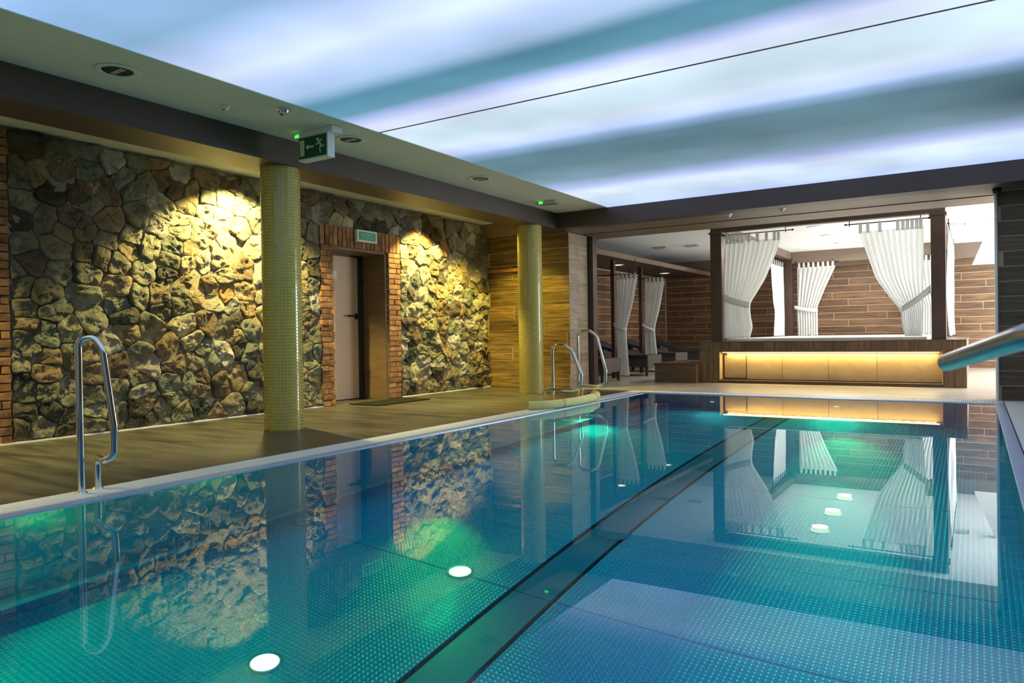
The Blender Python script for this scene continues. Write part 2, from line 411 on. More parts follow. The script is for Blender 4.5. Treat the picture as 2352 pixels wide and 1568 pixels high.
# slabs of the deck around the pool
struct('floor', 'deck', (-8.0, -4.70, -3, 10.95, -0.25, 0.0), (-4.70, 3.2, -3, 0.05, -0.25, 0.0), (0.56, 3.2, 0.05, 11.06, -0.25, 0.0)).name = 'floor'
lf = struct('floor_lounge', 'lounge_floor', (-7.45, 3.2, 11.06, 20.2, -0.25, 0.0))
struct('ceiling_lounge', 'plaster_white', (-8.0, 3.2, 10.6, 20.2, ZC, ZC+0.12))
struct('ceiling', 'plaster', (-8.0, -4.85, -3, 10.6, ZC, ZC+0.12), (2.6, 3.2, -3, 10.6, ZC, ZC+0.12))
# luminous ceiling sheets with the dark seams between them
cl = struct('ceiling_light_box', 'plaster', (-4.85, 2.6, -3, 10.6, ZC+0.10, ZC+0.14))
for y0, y1 in ((-3.0, 2.856), (2.86, 5.308), (5.32, 10.5)):
    B('light_panel', 'ceiling_light', (-4.845, 2.6, y0, y1, ZC+0.002, ZC+0.02), parent=cl)
B('seam_profile', 'door_frame', (-4.845, 2.6, 5.308, 5.32, ZC-0.004, ZC+0.03), parent=cl)
B('edge_profile', 'sign_frame', (-4.86, -4.845, -3, 10.5, ZC-0.004, ZC+0.03), parent=cl)
# beams
struct('trim_1', 'beam', (-6.25, -5.75, -3, 10.75, 2.65, ZC))
fb = struct('trim_2', 'beam', (-5.75, 3.2, 10.5, 10.75, 2.65, ZC))
struct('trim_3', 'beam_under', (-7.45, 3.2, 10.76, 11.45, 2.66, ZC), (-7.45, 3.2, 11.47, 12.15, 2.65, ZC))
struct('trim_4', 'beam', (-6.2, -5.75, 10.75, 12.1, 2.645, 2.66))
# walls
wl = struct('wall_left', 'mortar', (-8.0, WX, -3, 7.17, 0, ZC), (-8.0, WX, 8.27, 10.95, 0, ZC), (-8.0, WX, 7.17, 8.27, 2.19, ZC))
struct('wall_rear', 'plaster', (-8.0, 3.2, -3.2, -3.0, 0, ZC))
struct('wall_right', 'plank_dark', (3.0, 3.2, -3, 11.1, 0, ZC))
wf = struct('wall_far', 'grout', (-7.6, 3.2, 20.0, 20.2, 0, ZC))
wll = struct('wall_lounge_left', 'grout', (-7.75, -7.46, 10.95, 20.2, 0, ZC))
wp = struct('wall_corner', 'grout', (-7.45, -5.80, 10.97, 11.68, 0, 2.65), (-7.45, -6.2, 10.97, 11.68, 2.65, ZC))
wr = struct('wall_right_far', 'grout', (0.245, 3.2, 11.12, 11.40, 0, 2.66))
struct('wall_lounge_right', 'plaster', (3.05, 3.2, 11.4, 20.2, 0, ZC))
struct('trim_5', 'grille', (0.22, 0.243, 11.06, 11.42, 0, 2.65))
struct('trim_6', 'post', (-5.86, -5.70, 11.70, 11.86, 0, 2.65))
struct('baseboard_left', 'grille', (WX, WX+0.05, -3, 6.92, 0, 0.012), (WX, WX+0.05, 8.55, 10.94, 0, 0.012))

# plank cladding ---------------------------------------------------------------
_pc = {}
def plank_mesh(l, h, t, m, ax):
    k = (round(l, 3), h, t, m, ax)
    if k not in _pc:
        bm = bmesh.new()
        if ax == 'x': box(bm, -l/2, l/2, 0, t, -h/2, h/2)
        else: box(bm, -t, 0, -l/2, l/2, -h/2, h/2)
        bmesh.ops.recalc_face_normals(bm, faces=bm.faces)
        me = bpy.data.meshes.new('plank'); bm.to_mesh(me); bm.free(); me.materials.append(M[m]); _pc[k] = me
    return _pc[k]
def planks(parent, ax, face, a0, a1, z0, z1, m, row=0.175, length=1.2, t=0.015, gap=0.013, seed=1, jit=0.001):
    """courses of planks; ax='x': wall face y=face seen from -y; ax='y': wall face x=face seen from +x"""
    rnd = random.Random(seed); n = max(1, round((z1-z0)/row)); row = (z1-z0)/n; k = 0
    for r in range(n):
        off = (r % 3)*length/3 + rnd.uniform(-.06, .06)
        a = a0-off
        while a < a1:
            s, e = max(a, a0), min(a+length, a1); a += length
            if e-s < 0.03: continue
            me = plank_mesh(e-s-gap, round(row-gap, 4), t, m, ax)
            o = bpy.data.objects.new('plank', me)
            c = (s+e)/2; z = z0+row*(r+0.5); d = rnd.uniform(-jit, jit)
            o.location = (c, face+d, z) if ax == 'x' else (face+d, c, z)
            o.parent = parent; C.objects.link(o); k += 1
    return k
planks(wf, 'x', 19.995, -7.44, 2.9, 0.0, 2.9, 'plank', seed=3)
planks(wll, 'y', -7.455, 11.95, 19.98, 0.0, 2.44, 'plank', seed=4)
planks(wp, 'x', 10.965, -7.44, -5.785, 0.0, 2.88, 'plank_gold', seed=5, length=1.65, row=0.24)
planks(wp, 'y', -5.795, 10.97, 11.68, 0.0, 2.64, 'plank_grey', seed=6, length=1.1, row=0.2)
planks(wr, 'x', 11.115, 0.25, 3.0, 0.0, 2.64, 'plank_dark', seed=7, length=1.4, row=0.19)

# ------------------------------------------------------------------ rubble stones of the left wall
STONES = '''3.64,2.72,g 3.29,2.48,g 3.43,2.5,o 3.57,2.36,d 3.88,2.63,G 3.67,2.62,b 3.83,2.37,b 4.06,2.45,b 4.28,2.6,G 3.28,2.22,g 3.26,2.08,d 3.5,2.07,g 3.7,2.11,b 3.66,2,b 3.86,2.03,b 3.3,1.83,g 3.59,1.84,g 3.88,1.8,b 3.36,1.69,b 4.02,1.78,o 3.61,1.6,g 3.86,1.59,g 4.19,1.74,g 4.09,2.14,o 3.92,2.29,g 3.23,1.58,g 4.3,1.89,o 3.93,2.84,G 3.38,2.75,d 4.06,1.93,g 4.35,2.52,G 4.53,2.6,G 4.68,2.67,b 4.9,2.76,w 4.86,2.58,b 5.05,2.57,o 4.94,2.42,o 4.71,2.35,y 4.43,2.25,g 4.91,2.24,y 5.21,2.56,G 5.23,2.74,b 5.56,2.79,b 5.75,2.66,G 5.69,2.52,o 5.22,2.37,y 5.44,2.35,y 5.7,2.26,y 4.93,2.14,y 5.18,2.2,y 4.33,2.01,g 4.54,1.92,g 4.82,1.96,G 5.01,1.95,o 5.37,1.86,y 5.18,1.85,w 4.77,1.78,g 5.73,1.8,o 4.46,1.67,g 4.98,1.75,y 5.12,2.06,y 5.51,1.98,y 4.74,1.63,d 3.27,1.45,g 3.49,1.4,g 3.57,1.23,G 3.84,1.41,g 3.91,1.15,g 3.28,1.22,g 3.28,1.09,o 3.27,0.97,g 4.18,1.47,o 4.19,1.29,G 4.24,1.17,d 3.49,0.98,G 3.36,0.86,g 3.24,0.73,g 3.47,0.77,b 3.46,0.65,b 3.73,0.82,g 3.86,0.79,o 3.89,0.62,b 4.15,0.7,b 4.24,1.02,o 3.23,0.56,d 3.3,0.46,g 3.47,0.45,g 3.67,0.39,g 3.88,0.35,g 4.15,0.42,g 3.3,0.29,d 3.43,0.13,g 3.53,0.27,d 3.66,0.21,d 3.87,0.13,g 3.67,0.05,d 3.24,0.12,d 3.9,0.23,g 4.19,0.15,g 3.95,-0.01,g 4.39,1.4,g 4.64,1.38,o 4.67,1.28,d 4.87,1.49,g 4.86,1.3,g 5.1,1.43,o 5.29,1.5,o 5.45,1.46,O 5.75,1.47,o 5.74,1.3,o 5.57,1.3,w 5.28,1.36,y 4.51,1.05,g 4.92,1.07,y 5.22,1.13,b 5.61,1.18,d 5.79,1.06,G 5.44,1.07,g 4.73,0.84,o 4.39,0.77,g 4.47,0.65,l 4.81,0.65,b 5.14,0.82,G 5.06,0.67,y 5.26,0.68,G 5.14,0.5,b 5.44,0.78,w 5.62,0.82,d 5.77,0.75,G 5.58,0.5,o 5.52,0.14,g 5.1,0.17,D 4.39,0.52,g 4.42,0.4,w 4.77,0.44,G 4.45,0.29,o 4.95,0.45,G 5.09,0.36,b 4.66,0.18,g 4.36,0.17,d 4.35,0.07,d 4.87,0.13,g 5.83,0.26,g 5.85,0.1,d 4.78,0.28,g 4.52,0.05,d 5.56,0.93,o 5.01,0.91,y 5.84,0.59,d 8.72,2.68,G 8.35,2.67,g 9.2,2.69,d 9.79,2.7,b 10.25,2.71,b 8.85,2.46,O 9.2,2.44,O 8.63,2.23,y 9.05,2.21,y 9.5,2.28,y 9.65,2.35,O 9.87,2.12,y 8.81,1.99,y 9.12,1.86,y 9.4,2.03,o 9.61,1.87,d 8.64,1.74,y 9.09,1.58,y 9.54,1.69,o 9.76,1.74,o 9.82,1.55,G 10.02,1.65,y 10.2,2.12,o 10.23,1.9,b 10.38,2.4,b 10.33,1.61,G 10.47,1.75,g 8.69,1.47,g 8.55,1.36,G 8.77,1.31,y 9.2,1.32,g 9.56,1.35,o 9.91,1.35,b 10.18,1.3,b 10.42,1.34,g 9.31,1.12,g 8.76,1.15,b 8.59,0.95,g 8.96,0.95,b 9.13,0.87,G 9.43,0.85,w 9.61,0.89,b 9.84,1.04,G 10.14,0.96,g 8.75,0.66,D 8.56,0.74,w 9.7,0.71,o 9.07,0.73,G 9.03,0.52,w 9.45,0.51,w 9.99,0.52,g 10.34,0.76,b 8.63,0.39,g 9.11,0.33,l 9.66,0.32,l 10.33,0.39,g 8.99,0.15,o 9.29,0.15,g 8.6,0.16,l 9.72,0.09,G 10.15,0.14,g 10.42,0.04,d 10.16,0.74,g 9.39,0.68,g 6.74,2.8,b 7.04,2.87,b 7.31,2.89,b 7.73,2.93,G 8.06,2.94,d 7.33,2.71,b 7.04,2.69,g 6.68,2.59,b 6.78,2.35,G 6.65,2.41,g 6.74,2.08,g 6.64,1.79,o 6.81,1.84,d 6.66,1.58,o 6.83,1.43,w 6.63,1.39,g 6.72,1.13,b 6.6,0.99,o 6.79,0.97,g 6.64,0.82,g 6.71,0.65,g 6.58,0.45,o 6.81,0.43,g 6.68,0.23,g 8.15,2.8,g 7.85,2.74,g 7.55,2.7,b 6.86,0.72,G 6.78,1.64,G'''
def clip(poly, nx, ny, c):
    out = []
    for i in range(len(poly)):
        p, q = poly[i], poly[(i+1) % len(poly)]
        dp, dq = nx*p[0]+ny*p[1]-c, nx*q[0]+ny*q[1]-c
        if dp <= 0: out.append(p)
        if dp*dq < 0:
            s = dp/(dp-dq); out.append((p[0]+s*(q[0]-p[0]), p[1]+s*(q[1]-p[1])))
    return out
def stones():
    S = [s.split(',') for s in STONES.split()]
    S = [(float(a), float(b), c) for a, b, c in S]
    rnd = random.Random(11)
    # domains: left field, above the lintel, right field
    doms = [((3.19, 6.92, 0.02, 2.88), (0, 0)), ((6.93, 8.54, 2.47, 2.88), (0, 0)), ((8.55, 10.93, 0.02, 2.88), (0, 0))]
    for (y0, y1, z0, z1), _ in doms:
        pts = [s for s in S if y0 <= s[0] <= y1 and z0 <= s[1] <= z1]
        for _ in range(4000):
            a, b = rnd.uniform(y0, y1), rnd.uniform(z0, z1)
            if all((a-p[0])**2+(b-p[1])**2 > 0.20**2 for p in pts):
                pts.append((a, b, rnd.choice('gGgbodyw')))
        for i, (a, b, c) in enumerate(pts):
            poly = [(y0, z0), (y1, z0), (y1, z1), (y0, z1)]
            for j, (p, q, _) in enumerate(pts):
                if i == j or abs(p-a) > 1.2 or abs(q-b) > 1.2: continue
                # slightly irregular bisectors
                h = 0.5+0.05*math.sin(13.7*(i+j)+i*j)*(1 if i < j else -1)
                mx, my = a+(p-a)*h, b+(q-b)*h
                poly = clip(poly, p-a, q-b, (p-a)*mx+(q-b)*my)
                if len(poly) < 3: break
            if len(poly) < 3: continue
            stone(poly, c, rnd)
def stone(poly, c, rnd):
    n = len(poly); cy = sum(p[0] for p in poly)/n; cz = sum(p[1] for p in poly)/n
    per = sum(math.dist(poly[i], poly[(i+1) % n]) for i in range(n)); size = per/4
    # resample the outline evenly, soften the corners, inset
    N = 34; pts = []
    acc = 0; i = 0; seg = math.dist(poly[0], poly[1 % n])
    for k in range(N):
        d = per*k/N
        while d > acc+seg and i < n-1:
            acc += seg; i += 1; seg = math.dist(poly[i], poly[(i+1) % n])
        s = (d-acc)/max(seg, 1e-6); p, q = poly[i], poly[(i+1) % n]
        pts.append([p[0]+s*(q[0]-p[0]), p[1]+s*(q[1]-p[1])])
    pts = [[(pts[k-1][0]+2*pts[k][0]+pts[(k+1) % N][0])/4, (pts[k-1][1]+2*pts[k][1]+pts[(k+1) % N][1])/4] for k in range(N)]
    ins = 1-0.001/max(size*0.5, .04)
    h = 0.022+rnd.uniform(0.012, 0.045)*min(1.2, size/0.26)
    tilt = (rnd.uniform(-.20, .20), rnd.uniform(-.25, .20))
    def relief(y, z):
        q = Vector((y*5, z*6.5, 1.3+h*50)); a = noise.fractal(q, 0.55, 2.3, 6)
        b = noise.cell(Vector((y*9+h*90+a*.6, z*14+a*.8, 5.5)))+.6*noise.cell(Vector((y*17+z*6+h*50+a, z*22-y*7+a, 2.5)))
        return (a*0.028+b*0.008)*min(1.15, size/0.2)
    bm = bmesh.new(); rings = []
    for f, d in ((1.0, -0.012), (1.0, 0.45), (0.98, 0.78), (0.93, 0.92), (0.80, 1.0), (0.67, 1.03), (0.52, 1.05), (0.36, 1.05), (0.18, 1.05)):
        ring = []
        for k, (y, z) in enumerate(pts):
            jy = noise.noise(Vector((y*13, z*13, 3.1)))*0.014; jz = noise.noise(Vector((y*13, z*13, 7.7)))*0.014
            yy, zz = cy+(y-cy)*ins*f+jy*f, cz+(z-cz)*ins*f+jz*f
            x = d*h if d > 0 else d
            if d > 0.3:
                x += (tilt[0]*(yy-cy)+tilt[1]*(zz-cz)+relief(yy, zz))*min(1, d)
            ring.append(bm.verts.new((WX-0.012+x, yy, max(zz, 0.01))))
        rings.append(ring)
    ctr = bm.verts.new((WX-0.012+h*1.05+relief(cy, cz), cy, cz))
    for a, b in zip(rings, rings[1:]):
        for k in range(N):
            j = (k+1) % N; bm.faces.new((a[k], a[j], b[j], b[k]))
    for k in range(N): bm.faces.new((rings[-1][k], rings[-1][(k+1) % N], ctr))
    obj('stone', bm, 'stone_'+c, wl, smooth=60)
stones()

# bricks -------------------------------------------------------------------------
_bc = {}
def brick(cy, cz, ly, lz, rnd, dep=0.13):
    k = (round(ly, 2), round(lz, 2), rnd.randint(0, 2))
    if k not in _bc:
        bm = bmesh.new(); box(bm, -dep, 0.0, -ly/2, ly/2, -lz/2, lz/2, bevel=0.006)
        for v in bm.verts:
            v.co += Vector((1, .6, .6))*0.005*noise.noise(v.co*40+Vector((k[2]*9, 0, 0)))
        bmesh.ops.recalc_face_normals(bm, faces=bm.faces)
        me = bpy.data.meshes.new('brick'); bm.to_mesh(me); bm.free(); me.materials.append(M['brick']); _bc[k] = me
    o = bpy.data.objects.new('brick', _bc[k]); o.parent = wl
    o.location = (WX+0.035+rnd.uniform(-.006, .008), cy, cz); o.rotation_euler = (rnd.uniform(-.015, .015), 0, 0)
    C.objects.link(o)
rb = random.Random(5)
def jamb(y0, y1, z1, n):
    h = z1/n
    for i in range(n):
        z = h*(i+.5)
        if i % 2: brick((y0+y1)/2, z, y1-y0-.006, h-.012, rb)
        else:
            s = y0+(y1-y0)*(0.5+rb.uniform(-.05, .05)*(1)); s = y0+(y1-y0)*(0.48 if i % 4 else 0.66)
            brick((y0+s)/2, z, s-y0-.01, h-.012, rb); brick((s+y1)/2, z, y1-s-.01, h-.012, rb)
jamb(6.93, 7.165, 2.19, 28)
jamb(8.275, 8.54, 2.19, 28)
jamb(2.93, 3.18, 2.86, 36)
nl = 20
for i in range(nl):
    wy = (8.54-6.93)/nl; brick(6.93+wy*(i+.5), 2.19+.135, wy-.012, 0.262, rb)

# door in its deep reveal ----------------------------------------------------------
d1 = struct('door_1', 'door_frame', (-7.97, -7.90, 8.13, 8.27, 0, 2.19), (-7.97, -7.90, 7.17, 7.22, 0, 2.19), (-7.97, -7.90, 7.17, 8.27, 2.13, 2.19))
B('door_leaf', 'door_leaf', (-7.96, -7.915, 7.22, 8.13, 0.01, 2.13), parent=d1, bevel=0.003)
B('reveal_board', 'reveal', (-7.90, WX-0.005, 8.235, 8.27, 0, 2.16), parent=d1)
B('reveal_board', 'reveal', (-7.90, WX-0.005, 7.17, 7.18, 0, 2.16), (-7.90, WX-0.005, 7.18, 8.235, 2.155, 2.185), parent=d1)
bm = bmesh.new(); tube(bm, fillet_path([(-7.915, 8.09, 1.25), (-7.86, 8.09, 1.25), (-7.86, 7.87, 1.25)], 0.02), 0.014)
box(bm, -7.917, -7.905, 8.065, 8.115, 1.20, 1.29)
obj('door_handle', bm, 'black_metal', d1, smooth=True)
B('door_plate', 'white_plastic', (-7.915, -7.906, 7.60, 7.70, 1.79, 1.91), parent=d1)
thing_mesh('doormat', (lambda b: (box(b, -7.30, -6.75, 7.30, 8.40, 0.001, 0.014, bevel=0.004), b)[1])(bmesh.new()), 'mat_rubber', 'dark rectangular doormat on the deck in front of the wooden door', 'doormat')

# ------------------------------------------------------------------ the pool
PX0, PX1, PY0, PY1, PZ = -4.38, 0.23, 0.1, 10.72, -1.7
pool = empty('swimming_pool', 'stainless steel swimming pool filled to the deck with turquoise water', 'pool', (-2.1, 5.8, 0))
AB(pool, 'pool_wall', 'steel_flat', (-4.42, PX0, PY0, PY1, PZ-0.05, -0.03))
AB(pool, 'pool_wall', 'steel_flat', (PX1, 0.27, PY0, PY1, PZ-0.05, -0.03))
AB(pool, 'pool_wall', 'steel_flat', (-4.42, 0.27, PY1, 10.76, PZ-0.05, -0.03))
AB(pool, 'pool_wall', 'steel_flat', (-4.42, 0.27, PY0-.04, PY0, PZ-0.05, -0.03))
AB(pool, 'basin_bed', 'steel_gap', (-4.42, 0.27, PY0-.04, 10.76, PZ-0.08, PZ-0.045))
ys = [PY0, 1.3, 3.68, 6.15, 8.6, PY1]
for y0, y1 in zip(ys, ys[1:]):
    for x0, x1 in ((PX0, -2.375), (-2.065, PX1)):
        AB(pool, 'floor_panel', 'steel_dot', (x0+.002, x1, y0+.004, y1-.004, PZ-0.05, PZ))
    AB(pool, 'channel_cover', 'steel_flat', (-2.345, -2.095, y0+.004, y1-.004, PZ-0.05, PZ-0.004))
AB(pool, 'ledge', 'brushed', (PX0, -4.26, PY0, PY1, -1.46, -1.40))
bm = bmesh.new(); cyl(bm, -2.16, 4.72, PZ-.006, PZ+.006, .105, 32); A(pool, 'drain_cover', 'steel_flat', bm, smooth=True)
# rim: steel lip, grille, outer frame
AB(pool, 'rim', 'rim_steel', (-4.44, PX0+.03, PY0, PY1, -0.05, -0.004), (PX1-.03, 0.29, PY0, PY1, -0.05, -0.004),
   (-4.44, 0.29, PY1-.02, 10.78, -0.05, -0.004), (-4.44, 0.29, 0.05, PY0+.02, -0.05, -0.004), bevel=0.004)
AB(pool, 'gutter', 'steel_gap', (-4.70, -4.42, 0.05, 11.06, -0.25, -0.20), (.27, 0.56, 0.05, 11.06, -0.25, -0.20), (-4.42, .27, 10.76, 11.06, -.25, -.20), (-4.71, -4.70, .05, 11.06, -.25, -.005), (0.56, .57, .05, 11.06, -.25, -.005), (-4.7, .56, 11.055, 11.065, -.25, -.005))
def grille(x0, x1, y0, y1, along, pitch=0.022):
    bm = bmesh.new()
    if along == 'y':
        n = int((y1-y0)/pitch)
        for i in range(n):
            a = y0+i*pitch; box(bm, x0, x1, a, a+pitch*.76, -0.022, 0.0)
        for q in (.25, .75): box(bm, x0+(x1-x0)*q-.008, x0+(x1-x0)*q+.008, y0, y1, -0.03, -0.004)
    else:
        n = int((x1-x0)/pitch)
        for i in range(n):
            a = x0+i*pitch; box(bm, a, a+pitch*.62, y0, y1, -0.022, 0.0)
        for q in (.25, .75): box(bm, x0, x1, y0+(y1-y0)*q-.008, y0+(y1-y0)*q+.008, -0.03, -0.004)
    return bm
A(pool, 'overflow_grille', 'grille', grille(-4.695, -4.45, 0.06, 11.04, 'y'), kind='stuff')
A(pool, 'overflow_grille', 'grille', grille(0.30, 0.555, 0.06, 11.04, 'y'), kind='stuff')
A(pool, 'overflow_grille', 'grille', grille(-4.44, 0.29, 10.79, 11.04, 'x'), kind='stuff')
bm = bmesh.new(); box(bm, PX0-.02, PX1+.02, PY0-.02, PY1+.02, PZ-.07, -0.012)
A(pool, 'water', 'water', bm)

# underwater lamps: white discs in the floor and far wall, one far disc added
def pool_lamp(loc, label, axis='z', power=4, col=(0.0, 1.0, 0.16)):
    t = empty('underwater_lamp', label, 'lamp', loc, 'underwater lamps of the pool')
    bm = bmesh.new(); x, y, z = loc
    if axis == 'z':
        lathe(bm, x, y, [(0.085, z), (0.085, z+.008), (.078, z+.010), (.07, z+.008)]); A(t, 'bezel', 'brushed', bm, smooth=True)
        bm = bmesh.new(); cyl(bm, x, y, z+.004, z+.015, .072, 28, .05); A(t, 'lens', 'pool_lamp', bm, smooth=True)
        light('POINT', 'lamp_glow', (x-.25, y+.05, z+.55), power*1.6, col, size=0.0)
    else:
        lathe(bm, x, z, [(0.055, 0), (0.055, .016), (.045, .02), (.035, .014)])
        R = Matrix.Rotation(PI/2, 4, 'X')
        for v in bm.verts: v.co = Vector((v.co.x, y-v.co.z, v.co.y))
        A(t, 'bezel', 'brushed', bm, smooth=True)
        bm = bmesh.new(); cyl(bm, x, z, .004, .015, .034, 20, .025)
        for v in bm.verts: v.co = Vector((v.co.x, y-v.co.z, v.co.y))
        A(t, 'lens', 'pool_lamp', bm, smooth=True)
        light('SPOT', 'lamp_glow', (x, y-.03, z), power, col, (math.radians(-82), 0, 0), size=0.0, spot=math.radians(130), blend=.8)
pool_lamp((-3.00, 2.39, PZ), 'white underwater lamp in the pool floor nearest the bottom edge of the picture')
pool_lamp((-2.76, 3.70, PZ), 'white underwater lamp in the pool floor beside the bright green streaks', power=4)
pool_lamp((-1.6, 10.72, -0.95), 'underwater lamp in the far pool wall, glowing green below the lit platform', 'y', 220, (0.1, 1.0, 0.30))
pool_lamp((-3.3, 10.72, -0.95), 'added green fill lamp in the far pool wall near the ladder corner', 'y', 50, (0.02, 1.0, 0.6))  # added lamp, only there to spread green light towards the near left

# added spots, most without a fixture, laying green light on the pool floor
def beam(p, q, power, col, cone):
    d = (Vector(q)-Vector(p)).to_track_quat('-Z', 'Y').to_euler()
    light('SPOT', 'added_pool_spot', p, power, col, d, 0.0, spot=math.radians(cone), blend=.9)
beam((-4.36, 5.6, -.95), (-2.85, 3.55, PZ), 330, (.45, 1, .06), 22)
beam((-4.36, 1.6, -.9), (-3.2, 2.5, PZ), 60, (.0, 1, .16), 110)
beam((-1.6, 10.69, -.95), (-.95, 7.2, PZ), 2200, (.10, 1, .18), 20)
beam((-1.4, 10.69, -.6), (-.82, 4.7, PZ), 4000, (.10, 1, .22), 11)
beam((-4.36, 9.0, -.9), (-3.6, 6.4, PZ), 90, (.0, 1, .30), 90)

# ------------------------------------------------------------------ mosaic columns
def column(y, label):
    x, R, H_ = -5.98, 0.192, 2.65
    t = empty('mosaic_column', label, 'column', (x, y, 0), 'mosaic columns beside the pool')
    bm = bmesh.new(); cyl(bm, x, y, 0, H_, R, 48); A(t, 'shaft', 'mosaic_grout', bm, smooth=True)
    nr, nc = 82, 37; ph = H_/nr; verts = []; faces = []
    g = 0.0030
    for r in range(nr):
        z0, z1 = r*ph+g, (r+1)*ph-g
        for c in range(nc):
            a0 = 2*PI*c/nc+g/R; a1 = 2*PI*(c+1)/nc-g/R; k = len(verts)
            for rr, e in ((R-.001, 0.0), (R+.0035, 0.0012)):
                for a, z in ((a0+e/R, z0+e), (a1-e/R, z0+e), (a1-e/R, z1-e), (a0+e/R, z1-e)):
                    verts.append((x+rr*math.cos(a), y+rr*math.sin(a), z))
            faces += [(k+4, k+5, k+6, k+7), (k, k+1, k+5, k+4), (k+1, k+2, k+6, k+5), (k+2, k+3, k+7, k+6), (k+3, k, k+4, k+7)]
    me = bpy.data.meshes.new('mosaic_tiles'); me.from_pydata(verts, [], faces); me.materials.append(M['mosaic'])
    o = bpy.data.objects.new('mosaic_tiles', me); C.objects.link(o); o['kind'] = 'stuff'; adopt(t, o)
column(5.06, 'round gold mosaic column standing near the stone wall, the nearer one')
column(10.0, 'round gold mosaic column in front of the golden wood wall, the farther one')

# ------------------------------------------------------------------ pool ladder rails
def rail(P0, d, width, ztop, leg, label, group='curved steel ladder rails at the pool edge'):
    """P0 post foot, d unit direction of the loop, leg = foot of the rear leg"""
    t = empty('ladder_rail', label, 'handrail', (P0[0], P0[1], 0), group)
    D = Vector((d[0], d[1], 0)); p = Vector((P0[0], P0[1], 0)); Z = Vector((0, 0, 1))
    lg = Vector((leg[0], leg[1], 0))
    w = width
    path = [p-Z*0.15, p+Z*(ztop-.03), p+D*w*0.10+Z*(ztop+.01), p+D*w*.45+Z*(ztop+.02), p+D*w*.72+Z*(ztop-.06), p+D*w*1.02+Z*.40, p+D*w*.98+Z*.22, p+D*w*.70+Z*.19]
    hz = lg+Z*0.20
    path2 = [hz, lg-Z*0.10]
    pts = fillet_path(path+path2, [.06, .07, .10, .12, .12, .09, .09, .05], 6)
    # drop duplicate samples
    q = [pts[0]]
    for v in pts[1:]:
        if (v-q[-1]).length > 0.002: q.append(v)
    bm = bmesh.new(); tube(bm, q, 0.0205, 14); A(t, 'tube', 'chrome', bm, smooth=60)
    bm = bmesh.new()
    cyl(bm, p.x, p.y, 0, .012, .036, 20, .026); A(t, 'foot_flange', 'brushed', bm, smooth=True)
    bm = bmesh.new(); cyl(bm, lg.x, lg.y, 0, .012, .036, 20, .026); A(t, 'foot_flange', 'brushed', bm, smooth=True)
s2 = math.sqrt(.15**2+.13**2)
rail((-4.60, 2.34), (.15/s2, .13/s2), 0.19, 0.93, (-4.66, 2.47), 'large foreground ladder rail of polished steel on the pool rim at left')
rail((-4.755, 8.50), (1, 0), 0.42, 0.76, (-4.86, 8.46), 'lower of the two steel ladder rails behind the yellow foam roll')
rail((-4.745, 9.22), (1, 0), 0.42, 0.95, (-4.73, 9.32), 'taller steel ladder rail right of the lower one, near the far pool corner')

# foam roll over the pool edge
t = empty('foam_roll', 'pale yellow foam roll lying curved along the pool edge by the ladder', 'foam roll', (-4.6, 8.5, 0))
pth = smooth_path([(-4.66, 7.70, .05), (-4.50, 7.90, .05), (-4.42, 8.25, .05), (-4.41, 8.65, .05), (-4.45, 9.05, .05), (-4.54, 9.38, .055), (-4.66, 9.55, .06)], 8)
bm = bmesh.new(); tube(bm, pth, 0.054, 16); A(t, 'foam', 'foam', bm, smooth=60)
for k in (14, 34):
    bm = bmesh.new(); dd = (pth[k+1]-pth[k]).normalized()*0.012; tube(bm, [pth[k]-dd, pth[k]+dd], 0.0552, 16); A(t, 'tie_band', 'rack', bm, smooth=60)

# foreground handrail on the right
t = empty('pool_handrail', 'thick blurred steel handrail end reaching into the picture from the right', 'handrail', (0.63, 0.35, 0))
bm = bmesh.new()
pr = fillet_path([(-0.062, 2.21, 0.832), (0.078, 1.575, 0.905), (0.40, 0.72, 0.98), (0.63, 0.35, 0.97), (0.63, 0.35, -0.02)], [.3, .12, .06], 6)
tube(bm, pr, 0.0225, 24); A(t, 'tube', 'rail_steel', bm, smooth=60)
bm = bmesh.new(); dd = (pr[0]-pr[1]).normalized(); tube(bm, [pr[0]+dd*.001, pr[0]+dd*.012], [0.0225, .018], 24); A(t, 'end_cap', 'black_metal', bm, smooth=60)
bm = bmesh.new(); cyl(bm, .63, .35, 0, .012, .045, 24, .03); A(t, 'foot_flange', 'brushed', bm, smooth=True)

# ------------------------------------------------------------------ things on the ceiling and walls
def downlight(x, y, z, label, group, lit=False):
    t = empty('downlight', label, 'downlight', (x, y, z), group)
    bm = bmesh.new(); lathe(bm, x, y, [(0.15, z), (0.153, z-.006), (0.142, z-.012), (.112, z-.010), (.106, z-.004)], 32); A(t, 'trim_ring', 'sign_frame', bm, smooth=True)
    bm = bmesh.new(); cyl(bm, x, y, z-.0045, z-.002, .108, 28); A(t, 'reflector', 'lamp_glow' if lit else 'glass_dark', bm)
    bm = bmesh.new(); box(bm, x-.07, x+.07, y-.012, y-.004, z-.010, z-.0045); box(bm, x-.07, x+.07, y+.010, y+.018, z-.010, z-.0045); A(t, 'lamp_tube', 'white_plastic' if not lit else 'lamp_glow', bm)
downlight(-5.28, 3.0, ZC, 'round switched-off downlight in the soffit nearest the camera, at upper left', 'soffit downlights above the deck')
downlight(-5.25, 5.33, ZC, 'round switched-off downlight in the soffit just right of the hanging exit sign', 'soffit downlights above the deck')
downlight(-5.24, 7.58, ZC, 'round downlight in the soffit farthest along, before the green-lit emergency lamp', 'soffit downlights above the deck')
